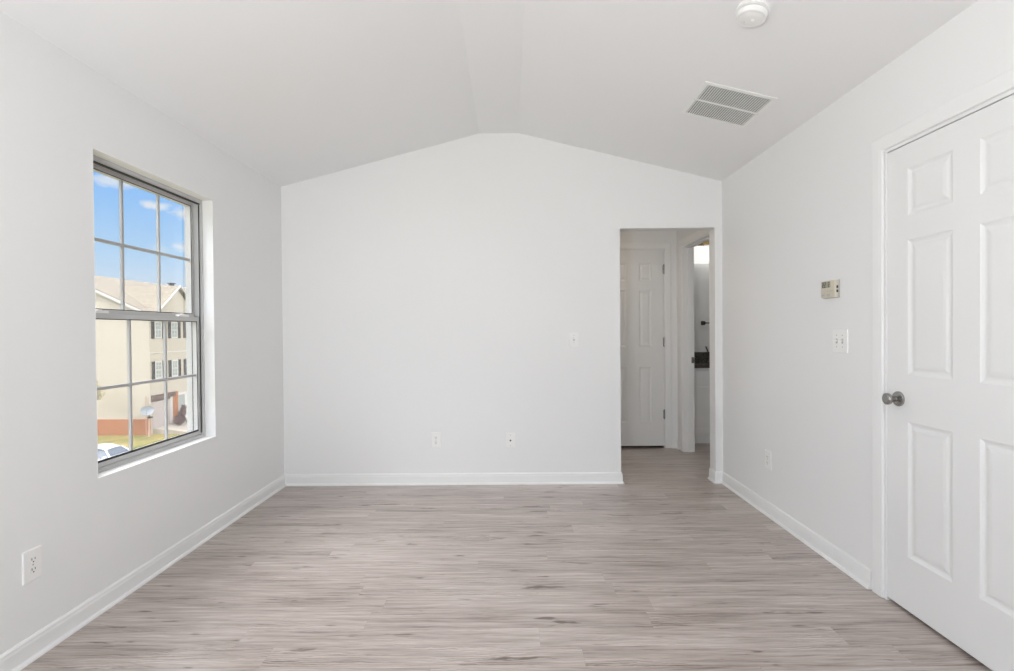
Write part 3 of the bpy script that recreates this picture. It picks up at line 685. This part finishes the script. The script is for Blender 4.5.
tb = thing('towel_bar', 'dark metal towel bar on the bathroom wall above the vanity', 'towel bar', (2.30, BY1, 1.322))
for x in (0, 0.46):
    bm = NB(); box(bm, x-0.024, -0.012, -0.024, x+0.024, 0, 0.024, 0.003); box(bm, x-0.012, -0.065, -0.012, x+0.012, -0.010, 0.012, 0.002); obj('mount_post', bm, M_['bronze'], tb)
bm = NB(); box(bm, 0, -0.062, -0.006, 0.46, -0.050, 0.006, 0.001); obj('bar', bm, M_['bronze'], tb)
vl = thing('vanity_light', 'lit bathroom fixture of white glass shades on aged brass arms', 'lamp', (2.56, BY1-0.001, 2.29))
bm = NB(); box(bm, -0.36, -0.025, -0.035, 0.36, 0, 0.035, 0.008); obj('back_plate', bm, M_['brass'], vl)
for x in (-0.325, 0.0, 0.325):
    bm = NB(); tube(bm, [(x, -0.02, 0.0), (x, -0.06, 0.015), (x, -0.11, 0.0), (x, -0.12, -0.05)], 0.010, 10); lathe(bm, [(0, -0.045), (0.03, -0.048), (0.042, -0.075), (0.042, -0.085), (0, -0.085)], 20, 'z', (x, -0.12, 0)); obj('arm', bm, M_['brass'], vl, True, 50)
    bm = NB(); box(bm, x-0.135, -0.215, -0.262, x+0.135, -0.030, -0.080, 0.012); obj('lamp_shade', bm, M_['shade'], vl, True, 40)

# ------------------------------------------------------------------ outdoors: lawn, pavement, townhouse, car, dish, planting
GZ = -6.60
def ground(name, x0, y0, x1, y1, z, m, label, cat):
    bm = NB(); box(bm, x0, y0, z-0.3, x1, y1, z); o = obj(name, bm, m); tag(o, label, cat, kind='structure'); return o
ground('lawn', -120, -60, 30, 140, GZ, M_['grass'], 'green and straw coloured lawn beside the townhouse', 'lawn')
ground('parking_ground', -60, 18.0, -12.0, 28.6, GZ+0.02, M_['asphalt'], 'grey parking lane with the white car', 'pavement')
bm = NB()
prism(bm, [(-27.9, GZ+0.45), (-27.9, GZ-0.2), (-20.0, GZ-0.2), (-20.0, GZ+0.03), (-24.2, GZ+0.05)], 1, 35.2, 52.0)
o = obj('driveway', bm, M_['concrete']); tag(o, 'pale concrete driveway before the garage', 'driveway', kind='structure')

HXF, HYF, HXB, HYB = -27.9, 34.87, -42.0, 53.0
EAVE, RX, RZ = 2.745, -34.95, 6.0
house = thing('townhouse', 'beige three storey townhouse with brown shutters seen through the window', 'building', (HXF, HYF, GZ))
H0 = Vector((HXF, HYF, GZ))
def hobj(name, bm, m, parent=None, **k):
    for v in bm.verts: v.co -= H0
    return obj(name, bm, m, parent or house, **k)
bm = NB()
prism(bm, [(HXF, GZ), (HXF, EAVE), (RX, RZ), (HXB, EAVE), (HXB, GZ)], 1, HYF, HYB)
wallo = hobj('siding_wall', bm, M_['siding'])
bm = NB(); box(bm, HXB-0.03, HYF-0.06, GZ, HXF+0.03, HYF+0.02, -5.37); hobj('brick_base', bm, M_['brick'])
slope = (RZ-EAVE)/(HXF-RX)
bm = NB(); ov = 0.35
prism(bm, [(HXF+ov, EAVE-ov*slope), (RX, RZ), (HXB-ov, EAVE-ov*slope), (HXB-ov, EAVE-ov*slope+0.16), (RX, RZ+0.17), (HXF+ov, EAVE-ov*slope+0.16)], 1, HYF-0.22, HYB+0.2)
hobj('roof', bm, M_['shingle'])
bm = NB()
for s, ex in ((1, HXF), (-1, HXB)):
    e = ex + s*ov
    prism(bm, [(e, EAVE-ov*slope-0.10), (RX, RZ-0.08), (RX, RZ+0.10), (e, EAVE-ov*slope+0.10)], 1, HYF-0.30, HYF-0.2205)
hobj('rake_board', bm, M_['white_ext'])
bm = NB(); box(bm, HXF+ov-0.01, HYF-0.22, EAVE-ov*slope-0.12, HXF+ov+0.10, HYB, EAVE-ov*slope+0.10); hobj('gutter', bm, M_['white_ext'])
# front cross gable
GA, GB, GT = 35.4, 41.0, 5.05
gm = (GA+GB)/2
bm = NB(); prism(bm, [(GA+0.15, EAVE-0.1), (gm, GT-0.12), (GB-0.15, EAVE-0.1)], 0, RX+2.2, HXF+0.06); hobj('gable_wall', bm, M_['siding'])
gs = (GT-EAVE)/(gm-GA)
bm = NB(); prism(bm, [(GA-0.15, EAVE-0.1), (gm, GT+0.02), (GB+0.15, EAVE-0.1), (GB+0.15, EAVE+0.04), (gm, GT+0.16), (GA-0.15, EAVE+0.04)], 0, RX+2.0, HXF+0.30); hobj('gable_roof', bm, M_['shingle'])
bm = NB(); prism(bm, [(GA-0.16, EAVE-0.05), (gm, GT+0.05), (GB+0.16, EAVE-0.05), (GB+0.16, EAVE+0.06), (gm, GT+0.18), (GA-0.16, EAVE+0.06)], 0, HXF+0.301, HXF+0.37); hobj('gable_trim', bm, M_['white_ext'])
bm = NB(); box(bm, RX-0.2, 47.9, RZ-0.3, RX+0.2, 48.3, RZ+0.36, 0.05); box(bm, RX-0.27, 47.83, RZ+0.36, RX+0.27, 48.37, RZ+0.43); hobj('roof_vent', bm, M_['bronze'])
# windows with shutters on the front
for zc0, zc1 in ((0.87, 2.17), (-2.32, -0.97)):
    for k in range(8):
        yc = 35.86 + k*1.94
        if yc > HYB-1: break
        bm = NB(); x0, x1 = HXF+0.002, HXF+0.05
        for a in ((yc-0.40, zc0, yc-0.32, zc1), (yc+0.32, zc0, yc+0.40, zc1), (yc-0.32, zc0, yc+0.32, zc0+0.08), (yc-0.32, zc1-0.08, yc+0.32, zc1), (yc-0.32, (zc0+zc1)/2-0.03, yc+0.32, (zc0+zc1)/2+0.03)): box(bm, x0, a[0], a[1], x1, a[2], a[3])
        for q in (0.25, 0.75): box(bm, x0, yc-0.32, zc0+(zc1-zc0)*q-0.012, x1-0.02, yc+0.32, zc0+(zc1-zc0)*q+0.012)
        box(bm, x0, yc-0.012, zc0+0.08, x1-0.02, yc+0.012, zc1-0.08)
        f = hobj('window', bm, M_['white_ext'])
        bm = NB(); box(bm, HXF, yc-0.33, zc0+0.07, HXF+0.02, yc+0.33, zc1-0.07); hobj('pane', bm, M_['pane_dark'], f)
        for s in (-1, 1):
            bm = NB(); ya = yc+s*0.43; yb = yc+s*0.76; ya, yb = min(ya, yb), max(ya, yb)
            box(bm, HXF+0.002, ya, zc0-0.03, HXF+0.05, ya+0.04, zc1+0.03); box(bm, HXF+0.002, yb-0.04, zc0-0.03, HXF+0.05, yb, zc1+0.03)
            for q in range(17):
                z = zc0-0.03+(zc1-zc0+0.06)*q/17; box(bm, HXF+0.002, ya+0.04, z, HXF+0.04, yb-0.04, z+0.065)
            hobj('shutter', bm, M_['shutter'])
bm = NB(); box(bm, HXF+0.001, HYF, -0.30, HXF+0.04, HYB, -0.23); hobj('belt_trim', bm, M_['white_ext'])
bm = NB(); box(bm, HXF-0.06, HYF-0.035, -5.37, HXF+0.035, HYF+0.06, EAVE-0.2); hobj('corner_board', bm, M_['siding'])
# ground storey: garage, brick pier, entry
for k in range(3):
    y0 = 35.05 + k*5.8
    bm = NB(); box(bm, HXF+0.002, y0-0.1, -3.92, HXF+0.16, y0+2.65, -3.58); box(bm, HXF+0.002, y0-0.1, -4.08, HXF+0.08, y0+2.15, -3.92); hobj('lintel', bm, M_['lintel'])
    bm = NB()
    for q in range(4):
        z0 = -6.15+q*0.518
        box(bm, HXF+0.002, y0, z0, HXF+0.035, y0+2.05, z0+0.508, 0.006)
        for c in range(4): box(bm, HXF+0.03, y0+0.08+c*0.5, z0+0.09, HXF+0.045, y0+0.46+c*0.5, z0+0.42, 0.004)
    hobj('garage_door', bm, M_['garage'])
    bm = NB(); box(bm, HXF+0.002, y0+2.06, -6.2, HXF+0.09, y0+2.32, -3.92); hobj('garage_trim', bm, M_['white_ext'])
    bm = NB(); box(bm, HXF+0.002, y0+2.33, -6.4, HXF+0.13, y0+2.98, -3.58); hobj('brick_pier', bm, M_['brick'])
    bm = NB(); yc = y0+3.55
    box(bm, HXF+0.002, yc-0.52, -6.2, HXF+0.05, yc-0.42, -3.75); box(bm, HXF+0.002, yc+0.42, -6.2, HXF+0.05, yc+0.95, -3.75); box(bm, HXF+0.002, yc-0.42, -3.95, HXF+0.05, yc+0.42, -3.75)
    f = hobj('entry_frame', bm, M_['white_ext'])
    bm = NB(); box(bm, HXF+0.002, yc-0.41, -6.2, HXF+0.03, yc+0.41, -3.96); hobj('entry_door', bm, M_['pane_dark'], f)
bm = NB(); tube(bm, [(HXF-0.25, HYF-0.09, GZ+0.02), (HXF-0.25, HYF-0.09, -3.6)], 0.035, 8); hobj('conduit', bm, M_['post'])

# satellite dish on a post beside the corner
dh = thing('satellite_dish', 'grey satellite dish on a post at the townhouse corner', 'satellite dish', (-27.50, 34.2, GZ))
bm = NB(); tube(bm, [(0, 0, 0), (0, 0, 0.5)], 0.09, 12); tube(bm, [(0, 0, 0.5), (0, 0, 1.55)], 0.05, 12); obj('post', bm, M_['post'], dh)
bm = NB(); tube(bm, [(0, 0, 1.5), (0, 0, 1.85), (0.0, -0.05, 1.95)], 0.04, 10); box(bm, -0.08, -0.12, 1.40, 0.22, 0.1, 1.55, 0.02); obj('bracket', bm, M_['bronze'], dh)
bm = NB(); R_ = 0.43; prof = [(R_*k/10.0, 0.16*(k/10.0)**2) for k in range(11)] + [(R_*k/10.0+0.0, 0.16*(k/10.0)**2-0.02) for k in range(10, -1, -1)]
lathe(bm, prof, 36)
rm = Vector((0.45, -0.80, 0.42)).to_track_quat('Z', 'Y').to_matrix()
for v in bm.verts: v.co = rm @ Vector((v.co.x, v.co.y*0.88, v.co.z)) + Vector((-0.05, -0.10, 1.97))
obj('reflector', bm, M_['dish'], dh, True, 60)
bm = NB(); a = rm @ Vector((0, -0.42, 0.12)) + Vector((-0.05, -0.10, 1.97)); b = rm @ Vector((0, -0.10, 0.55)) + Vector((-0.05, -0.10, 1.97)); tube(bm, [a, b], 0.018, 8); obj('feed_arm', bm, M_['dish'], dh)
bm = NB(); lathe(bm, [(0, 0), (0.05, 0), (0.04, 0.12), (0, 0.12)], 12, 'z', tuple(b - Vector((0, 0, 0.06)))); obj('feed_horn', bm, M_['dish'], dh)

# leafy plants: thing > foliage, stems
def leaves(bm, cen, rad, n, size, rng):
    for _ in range(n):
        while True:
            p = Vector((rng.uniform(-1, 1), rng.uniform(-1, 1), rng.uniform(-1, 1)))
            if 0.25 < p.length < 1: break
        p = Vector((p.x*rad[0], p.y*rad[1], p.z*rad[2])) + Vector(cen)
        d = Vector((rng.gauss(0, 1), rng.gauss(0, 1), rng.gauss(0, 1))).normalized(); e = d.orthogonal().normalized()
        s = size*rng.uniform(0.6, 1.2)
        q = [p - d*s, p + e*s*0.42 - d*s*0.1, p + d*s, p - e*s*0.42 - d*s*0.1]
        bm.faces.new([bm.verts.new(c) for c in q])
def plant(name, label, cat, loc, blobs, m, size, stems, group=None, seed=1):
    rng = random.Random(seed); r = thing(name, label, cat, loc, 0, group)
    bm = NB()
    for c, rad, n in blobs: leaves(bm, c, rad, n, size, rng)
    obj('foliage', bm, m, r)
    bm = NB()
    for p in stems: tube(bm, p, [0.05*(1-0.7*i/(len(p)-1)) for i in range(len(p))], 7)
    obj('stems', bm, M_['bark'], r)
gz = GZ+0.35
plant('leafy_shrub', 'dark plum shrub by the brick pier of the townhouse', 'shrub', (-27.05, 37.05, gz), [((0, 0, 0.45), (0.40, 0.55, 0.40), 420), ((0.0, 0.35, 0.95), (0.30, 0.4, 0.40), 260), ((0, 0.55, 1.35), (0.2, 0.25, 0.25), 90)], M_['leaf_dark'], 0.09,
      [[(0, 0, 0), (0.02, 0.05, 0.4), (0.0, 0.15, 0.8)], [(0, 0.1, 0), (0, 0.3, 0.6), (0, 0.5, 1.2)], [(0, -0.05, 0), (0, -0.25, 0.5)]], None, 3)
plant('leafy_shrub', 'low green shrub by the townhouse entry', 'shrub', (-26.75, 38.2, gz-0.1), [((0, 0, 0.28), (0.40, 0.55, 0.28), 420)], M_['leaf'], 0.08, [[(0, 0, 0), (0, 0.1, 0.3)], [(0, 0, 0), (0.1, -0.2, 0.3)]], None, 4)
plant('young_tree', 'small pale leafed tree left of the window view', 'tree', (-31.15, 33.4, GZ), [((0, 0, 3.45), (0.75, 0.7, 0.75), 500), ((0, 0, 4.0), (0.4, 0.4, 0.5), 200)], M_['leaf_pale'], 0.12, [[(0, 0, 0), (0.03, 0, 1.5), (0, 0, 3.2)], [(0.02, 0, 2.2), (0.4, 0.1, 3.3)], [(0.02, 0, 2.0), (-0.4, -0.1, 3.2)]], None, 5)

# white car facing +x
car = thing('car', 'white saloon car parked on the grey lane below', 'car', (-23.2, 24.55, GZ+0.02))
def car_body(bm):
    st = [(-2.25, 0.62, 0.42, 0.78), (-2.15, 0.80, 0.30, 0.93), (-1.6, 0.90, 0.22, 1.00), (-0.8, 0.92, 0.20, 0.97), (0.3, 0.92, 0.20, 0.96), (1.0, 0.91, 0.20, 0.94), (1.6, 0.88, 0.22, 0.86), (2.05, 0.80, 0.28, 0.74), (2.25, 0.62, 0.36, 0.62)]
    rings = []
    for x, w, z0, z1 in st:
        zm = z0+(z1-z0)*0.62
        half = [(0, z1), (w*0.55, z1-0.004), (w*0.86, z1-0.035), (w*0.97, zm), (w, z0+(z1-z0)*0.40), (w*0.97, z0+0.08), (w*0.85, z0), (0, z0)]
        pr = [(y, z) for y, z in half] + [(-y, z) for y, z in half[-2:0:-1]]
        rings.append([bm.verts.new((x, y, z)) for y, z in pr])
    n = len(rings[0])
    for A, B in zip(rings, rings[1:]):
        for k in range(n): bm.faces.new((A[k], A[(k+1) % n], B[(k+1) % n], B[k]))
    bm.faces.new(rings[0][::-1]); bm.faces.new(rings[-1])
bm = NB(); car_body(bm); obj('body', bm, M_['car'], car, True, 50)
bot = [(-1.75, -0.80, 0.96), (1.02, -0.82, 0.92), (1.02, 0.82, 0.92), (-1.75, 0.80, 0.96)]
top = [(-0.95, -0.60, 1.40), (0.58, -0.58, 1.32), (0.58, 0.58, 1.32), (-0.95, 0.60, 1.40)]
bot = [Vector(p) for p in bot]; top = [Vector(p) for p in top]
bm = NB(); rings = []
for i in range(9):      # roof skin, domed
    u = i/8; rowv = []
    for j in range(9):
        v = j/8; p = top[0].lerp(top[1], u).lerp(top[3].lerp(top[2], u), v); p = p + Vector((0, 0, 0.11*(1-(2*u-1)**2) + 0.03*(1-(2*v-1)**2)))
        rowv.append(bm.verts.new(p))
    rings.append(rowv)
for A, B in zip(rings, rings[1:]):
    for j in range(8): bm.faces.new((A[j], B[j], B[j+1], A[j+1]))
ext = bmesh.ops.solidify(bm, geom=bm.faces[:], thickness=0.03)
obj('roof', bm, M_['car'], car, True, 50)
def glass_panel(name, a, b, c, d):
    bm = NB(); vs = [bm.verts.new(p) for p in (a, b, c, d)]; bm.faces.new(vs); bmesh.ops.solidify(bm, geom=bm.faces[:], thickness=0.012); obj(name, bm, M_['car_glass'], car)
glass_panel('windshield', bot[1], bot[2], top[2], top[1]); glass_panel('rear_window', bot[3], bot[0], top[0], top[3])
glass_panel('side_window', bot[0], bot[1], top[1], top[0]); glass_panel('side_window', bot[2], bot[3], top[3], top[2])
for i in range(4):
    bm = NB(); tube(bm, [bot[i], bot[i].lerp(top[i], 0.5)+Vector((0, 0, 0.01)), top[i]], [0.065, 0.05, 0.045], 10); obj('pillar', bm, M_['car'], car, True, 60)
for s in (-1, 1):
    bm = NB(); tube(bm, [(-0.30, s*0.815, 0.94), (-0.30, s*0.60, 1.44)], 0.035, 8); obj('pillar', bm, M_['tyre'], car)
    bm = NB(); box(bm, 0.70, s*0.86, 0.93, 0.86, s*1.02, 1.06, 0.02); obj('mirror', bm, M_['car'], car)
    bm = NB(); box(bm, 1.95, s*0.58-0.15, 0.60, 2.19, s*0.58+0.15, 0.70, 0.03); obj('headlight', bm, M_['dish'], car)
    for x in (-1.35, 1.35):
        bm = NB(); lathe(bm, [(0, -0.10), (0.20, -0.10), (0.29, -0.10), (0.32, -0.07), (0.32, 0.07), (0.29, 0.10), (0.20, 0.10), (0, 0.10)], 28, 'y', (x, s*0.84, 0.32)); wh = obj('wheel', bm, M_['tyre'], car, True, 40)
        bm = NB(); lathe(bm, [(0, 0.0), (0.05, 0.015), (0.18, 0.004), (0.20, 0.0), (0.20, -0.02), (0, -0.02)], 20, 'y' if s > 0 else 'y-', (x, s*0.945, 0.32)); obj('hub', bm, M_['dish'], wh, True, 40)
bpy.context.view_layer.update()
